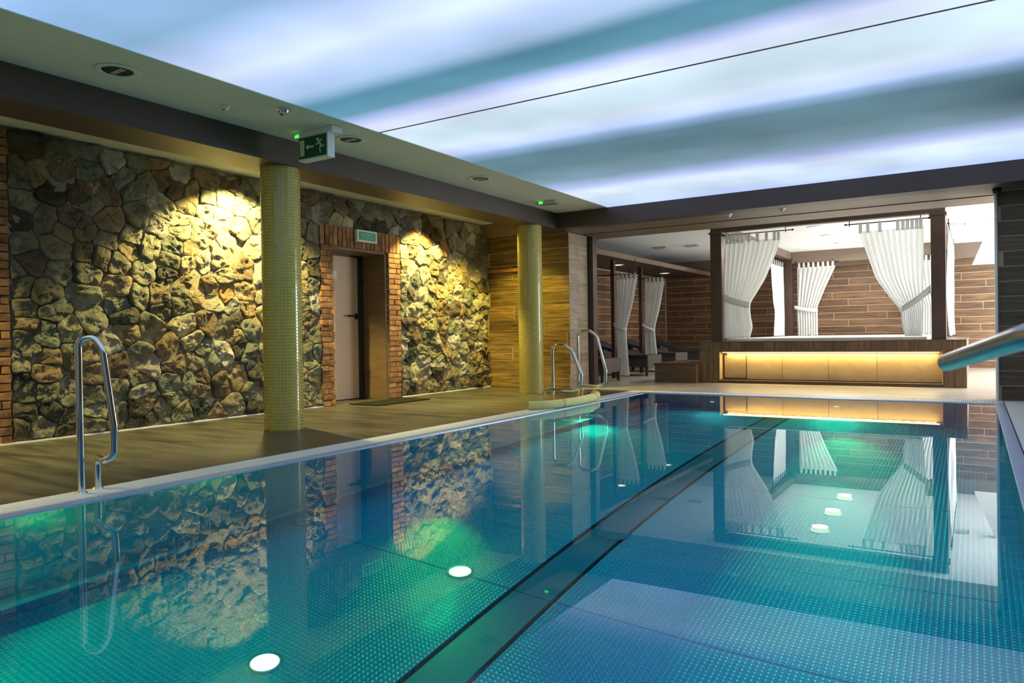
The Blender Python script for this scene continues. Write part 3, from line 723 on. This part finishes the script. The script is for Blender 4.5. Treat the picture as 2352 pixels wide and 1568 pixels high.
def detector(x, y, z, label, m='white_plastic', s=1.0):
    t = empty('ceiling_sensor', label, 'sensor', (x, y, z))
    bm = bmesh.new(); lathe(bm, x, y, [(0.052*s, z), (.052*s, z-.010), (.040*s, z-.014), (.036*s, z-.030*s), (.018*s, z-.048*s), (0.002, z-.052*s)], 22); A(t, 'housing', m, bm, smooth=True)
    bm = bmesh.new(); cyl(bm, x+.0, y-.018*s, z-.050*s, z-.040*s, .010*s, 12); A(t, 'sensor_eye', 'black_metal', bm)
detector(-5.35, 3.96, ZC, 'small white ceiling sensor on the soffit left of the cone-shaped one', s=.8)
detector(-5.02, 4.30, ZC, 'cone-shaped grey detector on the soffit just left of the hanging exit sign', 'brushed', 1.15)
detector(-3.06, 10.85, 2.66, 'left white cone sensor under the wide beam above the lounge opening')
detector(-2.30, 10.84, 2.66, 'right white cone sensor under the wide beam above the lounge opening', s=.85)
t = empty('dome_camera', 'small dark dome at the right end of the beam underside', 'camera', (0.24, 11.0, 2.65))
bm = bmesh.new(); cyl(bm, .24, 10.95, 2.63, 2.65, .05, 20); A(t, 'base', 'black_metal', bm, smooth=True)
bm = bmesh.new(); bmesh.ops.create_uvsphere(bm, u_segments=20, v_segments=12, radius=.042, matrix=Matrix.Translation((.24, 10.95, 2.615))); A(t, 'dome', 'post', bm, smooth=True)

# hanging exit sign: housing, blade, printed arrow and figure
t = empty('exit_sign', 'hanging green exit sign with running figure and arrow, below the soffit', 'sign', (-5.3, 4.92, 2.9))
AB(t, 'housing', 'white_plastic', (-5.52, -5.02, 4.86, 4.99, 2.845, 2.899), bevel=.008)
AB(t, 'blade', 'white_plastic', (-5.50, -5.10, 4.88, 4.97, 2.625, 2.848), bevel=.006)
bl = AB(t, 'sign_face', 'sign_green', (-5.485, -5.115, 4.872, 4.880, 2.642, 2.838))
def flat(parent, name, m, pts, y, th=.003):
    bm = bmesh.new(); prism(bm, pts, 'y', y-th, y); return obj(name, bm, m, parent)
flat(bl, 'door_pictogram', 'sign_white', [(-5.465, 2.665), (-5.405, 2.665), (-5.405, 2.815), (-5.465, 2.815)], 4.872)
flat(bl, 'arrow_pictogram', 'sign_frame', [(-5.385, 2.742), (-5.350, 2.768), (-5.350, 2.750), (-5.275, 2.750), (-5.275, 2.734), (-5.350, 2.734), (-5.350, 2.716)], 4.872)
bm = bmesh.new()
def limb(p, q, w):
    p, q = Vector(p), Vector(q); d = (q-p).normalized(); n = Vector((-d.y, d.x))*w/2; p -= d*w*.2; q += d*w*.2
    prism(bm, [tuple(p+n), tuple(q+n), tuple(q-n), tuple(p-n)], 'y', 4.869, 4.872)
c0 = (-5.225, 2.800); prism(bm, [(c0[0]+.014*math.cos(a*PI/5), c0[1]+.014*math.sin(a*PI/5)) for a in range(10)], 'y', 4.869, 4.872)
for a in (((-5.215, 2.785), (-5.185, 2.742), .022), ((-5.212, 2.782), (-5.180, 2.792), .010), ((-5.180, 2.792), (-5.163, 2.776), .010), ((-5.212, 2.778), (-5.232, 2.752), .010), ((-5.232, 2.752), (-5.250, 2.756), .010),
          ((-5.188, 2.742), (-5.158, 2.722), .013), ((-5.158, 2.722), (-5.140, 2.738), .011), ((-5.186, 2.740), (-5.196, 2.705), .013), ((-5.196, 2.705), (-5.188, 2.672), .011)): limb(*a)
obj('figure_pictogram', bm, 'sign_frame', bl)
AB(t, 'status_led', 'led_green', (-5.515, -5.470, 4.852, 4.862, 2.848, 2.872), bevel=.003)
# emergency lamp on the soffit
t = empty('emergency_lamp', 'flat emergency lamp with green light on the soffit near the far corner', 'lamp', (-5.4, 9.5, 2.9))
AB(t, 'housing', 'brushed', (-5.50, -5.18, 9.42, 9.56, 2.855, 2.899), bevel=.006)
AB(t, 'status_led', 'led_green', (-5.46, -5.40, 9.412, 9.42, 2.862, 2.892))
# wall sign over the door
t = empty('wall_sign', 'small green lettered sign in a pale frame above the door', 'sign', (-7.4, 7.78, 2.37))
AB(t, 'frame', 'sign_frame', (-7.415, -7.365, 7.575, 7.985, 2.285, 2.455), bevel=.005)
f = AB(t, 'sign_face', 'sign_teal', (-7.365, -7.360, 7.612, 7.948, 2.312, 2.428))
def text(body, size, loc, rot, m, parent, name='lettering', sx=1.0):
    cu = bpy.data.curves.new('t', 'FONT'); cu.body = body; cu.size = size; cu.align_x = 'CENTER'; cu.align_y = 'CENTER'; cu.extrude = 0.0012
    o = bpy.data.objects.new('t', cu); C.objects.link(o)
    bpy.context.view_layer.update()
    me = bpy.data.meshes.new_from_object(o.evaluated_get(bpy.context.evaluated_depsgraph_get()))
    bpy.data.objects.remove(o)
    me.materials.clear(); me.materials.append(M[m])
    me.transform(Matrix.Translation(loc) @ rot @ Matrix.Diagonal((sx, 1, 1, 1)))
    q = bpy.data.objects.new(name, me); C.objects.link(q); q.parent = parent
    return q
RX = Matrix(((0, 0, 1, 0), (1, 0, 0, 0), (0, 1, 0, 0), (0, 0, 0, 1)))   # text plane faces +x, reads towards +y
text('WYJŚCIE', 0.052, (-7.359, 7.78, 2.388), RX, 'sign_mint', f, sx=1.15)
text('EWAKUACYJNE', 0.034, (-7.359, 7.78, 2.345), RX, 'sign_mint', f, sx=1.0)
# robe hook rail on the golden wood wall
t = empty('hook_rail', 'short orange wooden hook rail on the golden wood wall', 'hook rail', (-7.1, 10.94, 2.08))
AB(t, 'board', 'rack', (-7.40, -6.72, 10.915, 10.95, 2.045, 2.10), bevel=.004)
for k in range(6):
    bm = bmesh.new(); x = -7.33+k*.11; tube(bm, [(x, 10.92, 2.075), (x, 10.87, 2.07), (x, 10.86, 2.09)], .008, 8); A(t, 'hook', 'rack', bm, smooth=True)

# ------------------------------------------------------------------ the lounge: raised platform with canopy
CX0, CX1, CY0, CY1 = -4.29, -0.11, 13.2, 19.7
NX0, NX1, NZ0, NZ1 = -3.93, -0.43, 0.065, 0.575
pf = empty('platform', 'raised wood-clad platform with a lit yellow niche in its front', 'platform', (-2.2, 13.2, 0))
AB(pf, 'body', 'plank_vert', (CX0+.01, CX1-.01, CY0+.20, CY1, 0, 0.73), (CX0+.01, NX0, CY0+.012, CY0+.20, 0, .73), (NX1, CX1-.01, CY0+.012, CY0+.20, 0, .73),
   (NX0, NX1, CY0+.012, CY0+.20, NZ1, .73), (NX0, NX1, CY0+.012, CY0+.20, 0, NZ0))
rp = random.Random(8)
def tile(x0, x1, z0, z1, m='plank_vert', y=CY0, nm='tile'):
    me = None
    key = ('t', round(x1-x0, 3), round(z1-z0, 3), m)
    if key not in _pc:
        bm = bmesh.new(); box(bm, -(x1-x0)/2+.003, (x1-x0)/2-.003, 0, .012, -(z1-z0)/2+.003, (z1-z0)/2-.003)
        bmesh.ops.recalc_face_normals(bm, faces=bm.faces)
        mm = bpy.data.meshes.new(nm); bm.to_mesh(mm); bm.free(); mm.materials.append(M[m]); _pc[key] = mm
    o = bpy.data.objects.new(nm, _pc[key]); o.location = ((x0+x1)/2, y+rp.uniform(-.001, .001), (z0+z1)/2); C.objects.link(o); adopt(pf, o)
n = 22
for k in range(n):
    a = CX0+(CX1-CX0)*k/n; tile(a, a+(CX1-CX0)/n, .59, .735)
for x0, x1 in ((CX0, -4.11), (-4.11, NX0), (NX1, -.27), (-.27, CX1)): tile(x0, x1, .0, .59)
AB(pf, 'plinth', 'post', (NX0, NX1, CY0, CY0+.012, 0.0, 0.05))
AB(pf, 'niche_lining', 'niche_panel', (NX0, NX0+.012, CY0+.002, CY0+.2, NZ0, NZ1), (NX1-.012, NX1, CY0+.002, CY0+.2, NZ0, NZ1), (NX0, NX1, CY0+.002, CY0+.2, NZ0-.012, NZ0))
for x0, x1 in ((NX0+.09, -3.48), (-3.48, -2.87), (-2.87, -2.12), (-2.12, -1.37), (-1.37, NX1-.01)):
    tile(x0, x1, NZ0, NZ1, 'niche_panel', CY0+.187, 'niche_panel')
AB(pf, 'hatch_gap', 'steel_gap', (-3.888, -3.492, CY0+.1775, CY0+.187, NZ0+.012, .498))
AB(pf, 'hatch', 'niche_panel', (-3.88, -3.50, CY0+.176, CY0+.187, NZ0+.02, .49), bevel=.002)
AB(pf, 'led_strip', 'led_warm', (NX0+.05, NX1-.05, CY0+.06, CY0+.09, NZ1-.03, NZ1-.012))
AB(pf, 'niche_lip', 'plank_vert', (NX0, NX1, CY0+.012, CY0+.03, NZ1-.015, NZ1))
AB(pf, 'top_board', 'plank_vert', (CX0, CX1, CY0, CY1, .735, .75))
t = empty('step_block', 'low dark wooden step block beside the left side of the platform', 'step', (-4.7, 13.2, 0))
AB(t, 'body', 'plank_dark', (-5.08, CX0-.003, 13.0, 14.6, 0, .335)); AB(t, 'tread', 'plank', (-5.10, CX0-.003, 12.98, 14.62, .337, .36), bevel=.003)
bm = bmesh.new(); box(bm, CX0+.42, CX1-.54, CY0+.27, CY1-.1, .751, .80, bevel=.015)
thing_mesh('mattress', bm, 'mattress', 'broad white mattress covering the top of the platform', 'mattress', smooth=True)

# canopy frame
FX0, FX1, FY0, FY1 = -3.98, -0.48, 13.35, 19.4
cf = empty('canopy_frame', 'chocolate brown canopy frame of posts and rails around the platform', 'canopy', (-2.2, 13.4, .75))
for x, y in ((FX0, FY0), (FX1, FY0), (FX0, FY1), (-.54, FY1)):
    AB(cf, 'post', 'post', (x-.10, x+.10, y-.10, y+.10, .751, 2.72), bevel=.006)
    AB(cf, 'post_cap', 'post', (x-.12, x+.12, y-.12, y+.12, 2.70, 2.74), bevel=.004)
AB(cf, 'rail', 'post', (FX0-.1, FX1+.1, FY0-.08, FY0+.08, 2.74, 2.898), bevel=.004)
AB(cf, 'rail', 'beam_under', (FX0-.1, FX1+.1, FY1-.08, FY1+.08, 2.60, 2.898), bevel=.004)
for x in (FX0, FX1): AB(cf, 'rail', 'beam_under', (x-.08, x+.08, FY0+.081, FY1-.081, 2.72, 2.898), bevel=.004)

# curtains -----------------------------------------------------------------------
def pl(tab, z):
    if z >= tab[0][0]: return tab[0][1]
    for (z0, v0), (z1, v1) in zip(tab, tab[1:]):
        if z <= z0 and z >= z1:
            s = (z0-z)/(z0-z1); return v0+(v1-v0)*s
    return tab[-1][1]
def smooth_tab(tab, z, d=.07):
    return (pl(tab, z-d)+2*pl(tab, z)+pl(tab, z+d)+pl(tab, z-d/2)+pl(tab, z+d/2))/6
def curtain(label, group, ax, pos, left, right, rodz, folds=9, amp=.035, tabs=7, tie=None, seed=1, hang=None):
    """left/right: [(z, coord)...] from top to bottom; ax = axis of the curtain's width"""
    rnd = random.Random(seed); zt, zb = left[0][0], left[-1][0]; NU, NV = folds*8, 46
    W = lambda c, d, z: Vector((c, pos+d, z)) if ax == 'x' else Vector((pos+d, c, z))
    c0 = (pl(left, zt)+pl(right, zt))/2
    t = empty('curtain', label, 'curtain', tuple(W(c0, 0, zb)), group)
    ph = [rnd.uniform(-.5, .5) for _ in range(folds+2)]
    bm = bmesh.new(); rows = []
    w0 = abs(pl(right, zt)-pl(left, zt))
    for j in range(NV+1):
        z = zt+(zb-zt)*j/NV; l, r = smooth_tab(left, z), smooth_tab(right, z); wd = abs(r-l); row = []
        sq = wd/w0; a = amp*(0.55+0.9*(1-sq))*(0.35+0.65*min(1, j/6))
        for i in range(NU+1):
            s = i/NU; q = s*folds; k = int(min(q, folds)); f = math.sin(2*PI*q+ph[k]*0)*1.0
            s2 = s+0.25/folds*math.cos(2*PI*q)*.5
            d = a*f*(0.8+.4*ph[k])+.012*noise.noise(Vector((s*4, z*2, seed)))
            hem = 0.02*noise.noise(Vector((s*6, seed, 2))) if j == NV else 0
            row.append(bm.verts.new(W(l+(r-l)*s2, d, z+hem)))
        rows.append(row)
    for a, b in zip(rows, rows[1:]):
        for i in range(NU): bm.faces.new((a[i], a[i+1], b[i+1], b[i]))
    cl_ = A(t, 'cloth', 'white_cloth', bm, smooth=180)
    m_ = None
    l, r = pl(left, zt), pl(right, zt)
    pos_t = hang or [(.5+k)/tabs for k in range(tabs)]
    for s in pos_t:
        c = l+(r-l)*s; h = .024
        bm = bmesh.new()
        for d0, d1 in ((-.016, -.013), (.013, .016)):
            P0, P1 = W(c-h, d0, zt-.03), W(c+h, d1, rodz+.012)
            box(bm, min(P0.x, P1.x), max(P0.x, P1.x), min(P0.y, P1.y), max(P0.y, P1.y), P0.z, P1.z)
        P0, P1 = W(c-h, -.016, rodz+.012), W(c+h, .016, rodz+.015)
        box(bm, min(P0.x, P1.x), max(P0.x, P1.x), min(P0.y, P1.y), max(P0.y, P1.y), P0.z, P1.z)
        A(t, 'tab', 'white_cloth', bm)
    if tie:
        (a0, za0, za1), (a1, zb0, zb1) = tie          # band from one side to the other
        bm = bmesh.new(); n = 14; dep = amp+.03; V = []
        for i in range(n+1):
            s = i/n; c = a0+(a1-a0)*s; sag = -.02*math.sin(PI*s); d = -dep*math.sin(PI*min(1, .25+.75*s))**.5 if True else 0
            V.append((bm.verts.new(W(c, d-.004, za0+(zb0-za0)*s+sag)), bm.verts.new(W(c, d-.004, za1+(zb1-za1)*s+sag))))
        for p, q in zip(V, V[1:]): bm.faces.new((p[0], q[0], q[1], p[1]))
        o = A(t, 'tieback', 'white_cloth', bm, smooth=180); m_ = o.modifiers.new('thick', 'SOLIDIFY'); m_.thickness = .006
    return t
GC = 'white tab-top curtains around the platform'
curtain('large white tied-back curtain at the left front post of the platform', GC, 'x', 13.35,
        [(2.55, -3.84), (2.05, -3.86), (1.5, -3.87), (.81, -3.87)], [(2.55, -2.87), (2.30, -2.95), (1.85, -3.14), (1.42, -3.41), (1.20, -3.40), (1.0, -3.36), (.81, -3.42)], 2.68,
        folds=11, hang=[.04, .11, .18, .25, .33, .45, .60, .76, .90, .97], tie=((-3.87, 1.62, 1.49), (-3.41, 1.45, 1.34)), seed=1)
curtain('large white tied-back curtain at the right front post of the platform', GC, 'x', 13.35,
        [(2.55, -1.62), (2.27, -1.54), (1.76, -1.38), (1.39, -1.14), (1.22, -1.01), (.96, -1.00), (.81, -.96)], [(2.55, -.69), (2.0, -.69), (1.3, -.70), (.81, -.72)], 2.68,
        folds=11, hang=[.03, .15, .34, .62, .70, .77, .84, .91, .97], tie=((-.59, 1.62, 1.49), (-1.0, 1.29, 1.20)), seed=2)
curtain('white curtain gathered to the right of the platform rear left post', GC, 'x', 19.3,
        [(2.50, -3.76), (1.6, -3.76), (1.42, -3.78), (.81, -3.76)], [(2.50, -2.87), (2.0, -3.10), (1.5, -3.30), (1.2, -3.29), (.81, -3.29)], 2.60,
        folds=8, amp=.04, tabs=8, tie=((-3.82, 1.56, 1.47), (-3.28, 1.47, 1.38)), seed=3)
curtain('slim white side curtain seen just left of the platform rear left post', GC, 'y', -4.0,
        [(2.50, 17.55), (1.6, 17.75), (1.4, 17.95), (.81, 17.8)], [(2.50, 18.9), (1.6, 18.95), (1.4, 18.95), (.81, 18.95)], 2.60, folds=6, amp=.05, tabs=6, seed=4)
curtain('white curtain at the platform rear right post, behind the front right curtain', GC, 'x', 19.3,
        [(2.50, -1.30), (1.9, -1.18), (1.45, -1.02), (.81, -1.04)], [(2.50, -.68), (1.5, -.68), (1.4, -.68), (.81, -.68)], 2.60, folds=7, amp=.04, tabs=6, seed=5)
curtain('white curtain on the outer right side of the platform, edge-on beside the post', GC, 'y', -0.36,
        [(2.55, 14.2), (1.9, 14.2), (1.5, 14.2), (.81, 14.2)], [(2.55, 17.4), (1.9, 16.6), (1.5, 15.6), (1.2, 16.0), (.81, 18.3)], 2.66, folds=8, amp=.045, tabs=6, seed=6)
def rod(label, ax, pos, a, b, z, top, group):
    W = lambda c, zz: (c, pos, zz) if ax == 'x' else (pos, c, zz)
    t = empty('curtain_rod', label, 'curtain rod', W((a+b)/2, z), group)
    bm = bmesh.new(); tube(bm, [W(a, z), W(b, z)], .009, 10); A(t, 'rod', 'black_metal', bm, smooth=True)
    for c in (a, b):
        bm = bmesh.new(); p = W(c, z); bmesh.ops.create_uvsphere(bm, u_segments=12, v_segments=8, radius=.018, matrix=Matrix.Translation(p)); A(t, 'finial', 'black_metal', bm, smooth=True)
    for c in (a+.06, b-.12):
        bm = bmesh.new(); tube(bm, [W(c, z-.035), W(c, top)], .007, 8); A(t, 'bracket', 'black_metal', bm, smooth=True)
GR = 'black curtain rods of the lounge'
rod('black curtain rod above the left front curtain of the platform', 'x', 13.35, -3.87, -2.66, 2.68, 2.74, GR)
rod('black curtain rod above the right front curtain of the platform', 'x', 13.35, -1.82, -.60, 2.68, 2.74, GR)
rod('black curtain rod of the rear left platform curtain', 'x', 19.3, -3.84, -2.80, 2.595, 2.66, GR)
rod('black curtain rod of the rear right platform curtain', 'x', 19.3, -1.36, -.6, 2.595, 2.66, GR)
rod('black curtain rod along the left side of the platform canopy', 'y', -4.0, 17.5, 19.25, 2.60, 2.72, GR)
rod('black curtain rod along the right side of the platform canopy', 'y', -.36, 14.1, 17.6, 2.66, 2.75, GR)

# ------------------------------------------------------------------ left part of the lounge
struct('ceiling_lounge_low', 'beam', (-7.44, -6.12, 12.15, 19.98, 2.46, 2.52))
struct('trim_7', 'beam_under', (-6.12, -6.06, 12.15, 19.98, 2.45, 2.55))
struct('trim_8', 'beam_under', (-7.44, 2.9, 19.90, 19.97, 2.56, 2.898))
for y, lab in ((15.08, 'nearer'), (18.0, 'farther')):
    downlight(-6.74, y, 2.46, 'small lit downlight, the %s one, in the low brown ceiling over the loungers' % lab, 'downlights over the loungers', lit=True)
    light('SPOT', 'lounge_downlight', (-6.74, y, 2.43), 14, (1, .86, .6), size=.03, spot=math.radians(110), blend=.5)
GL = 'white curtains between the loungers'
curtain('nearer white tied-back curtain between the dark loungers', GL, 'x', 13.95,
        [(2.06, -6.27), (1.2, -6.27), (1.05, -6.29), (.06, -6.26)], [(2.06, -5.80), (1.5, -5.92), (1.05, -6.05), (.9, -6.06), (.06, -6.00)], 2.14, folds=6, amp=.035, tabs=5, seed=8, tie=((-6.31, 1.16, 1.08), (-6.05, 1.02, .95)))
curtain('farther white tied-back curtain between the dark loungers', GL, 'x', 15.95,
        [(2.10, -6.46), (1.2, -6.46), (1.05, -6.48), (.06, -6.46)], [(2.10, -5.98), (1.5, -6.10), (1.05, -6.22), (.9, -6.22), (.06, -6.14)], 2.18, folds=6, amp=.035, tabs=5, seed=9, tie=((-6.50, 1.16, 1.08), (-6.22, 1.02, .95)))
rod('black curtain rod above the nearer curtain between the loungers', 'x', 13.95, -6.9, -5.72, 2.14, 2.46, GR)
rod('black curtain rod above the farther curtain between the loungers', 'x', 15.95, -6.9, -5.9, 2.18, 2.46, GR)
for y, x, lab in ((14.02, -6.37, 'nearer'), (16.02, -6.58, 'farther')):
    bm = bmesh.new(); box(bm, x-.04, x+.04, y-.04, y+.04, 0, 2.459, bevel=.004)
    thing_mesh('support_post', bm, 'post', 'slim dark post behind the %s curtain between the loungers' % lab, 'post', 'posts between the loungers')
def lounger(y0, label):
    L, Wd = 1.48, .80; x1 = -5.90; x0 = x1-L
    t = empty('lounger', label, 'lounger', ((x0+x1)/2, y0+Wd/2, 0), 'dark wicker loungers along the left lounge wall')
    AB(t, 'frame', 'wicker', (x0+.02, x1-.03, y0, y0+Wd, .20, .37), bevel=.01)
    AB(t, 'foot_panel', 'wicker_lit', (x1-.03, x1, y0, y0+Wd, .18, .45), bevel=.006)
    for x in (x0+.08, x1-.05):
        for y in (y0+.04, y0+Wd-.04):
            bm = bmesh.new(); v = [(x-.03, y-.03), (x+.03, y-.03), (x+.03, y+.03), (x-.03, y+.03)]
            prism(bm, v, 'z', 0, .22)
            for q in bm.verts:
                if q.co.z < .01: q.co.x += (x-q.co.x)*.3; q.co.y += (y-q.co.y)*.3
            A(t, 'leg', 'wicker', bm)
    bm = bmesh.new(); prism(bm, [(x1-.05, .372), (x1-.40, .372), (x0+.02, .70), (x0+.0, .77), (x1-.42, .455), (x1-.05, .455)], 'y', y0+.03, y0+Wd-.03); A(t, 'cushion', 'cushion', bm)
    bm = bmesh.new(); prism(bm, [(x0+.03, .36), (x0+.09, .36), (x0+.06, .69), (x0+.0, .72)], 'y', y0, y0+Wd); A(t, 'back_support', 'wicker', bm)
for y0, lab in ((12.52, 'dark wicker lounger partly hidden behind the brown post, nearest the pool'), (14.72, 'dark wicker lounger between the two white curtains'), (16.45, 'dark wicker lounger just beyond the farther white curtain'), (18.3, 'dark wicker lounger in the far corner, mostly hidden by the step block')):
    lounger(y0, lab)

# ------------------------------------------------------------------ lounge ceiling lamps, vents, stair soffit
for y, lab in ((14.9, 'nearest'), (16.4, 'middle'), (18.02, 'farthest')):
    t = empty('ceiling_lamp', 'round glowing ceiling lamp above the platform, the %s of the row of three' % lab, 'ceiling lamp', (-2.54, y, ZC), 'ceiling lamps above the platform')
    bm = bmesh.new(); cyl(bm, -2.54, y, ZC-.02, ZC-.001, .17, 32); A(t, 'base_plate', 'white_plastic', bm, smooth=True)
    bm = bmesh.new(); lathe(bm, -2.54, y, [(.165, ZC-.02), (.165, ZC-.05), (.15, ZC-.075), (.10, ZC-.092), (.002, ZC-.10)], 32); A(t, 'shade', 'lamp_glow', bm, smooth=True)
    light('AREA', 'lamp_light', (-2.54, y, ZC-.105), 40, (1, .92, .78), size=.28).data.shape = 'DISK'
def vent(x, y, label):
    t = empty('ceiling_vent', label, 'vent', (x, y, ZC), 'ceiling vents of the lounge')
    AB(t, 'frame', 'brushed', (x-.15, x+.15, y-.10, y+.10, ZC-.035, ZC-.001), bevel=.004)
    for k in range(4): AB(t, 'slat', 'white_plastic', (x-.13, x+.13, y-.08+k*.045, y-.05+k*.045, ZC-.045, ZC-.035))
vent(-6.10-.0, 16.1, 'ceiling vent over the loungers, the left of two') ; vent(-5.40, 16.2, 'ceiling vent right of the left one, near the platform post') ; vent(-.28, 16.1, 'ceiling vent in the white ceiling right of the platform')
bm = bmesh.new(); prism(bm, [(-.035, 2.10), (2.9, 2.10), (2.9, 2.895), (.28, 2.895)], 'y', 15.95, 16.15)
thing_mesh('stair_soffit', bm, 'plaster', 'white slanted stair soffit hanging at the right of the lounge', 'stair soffit')
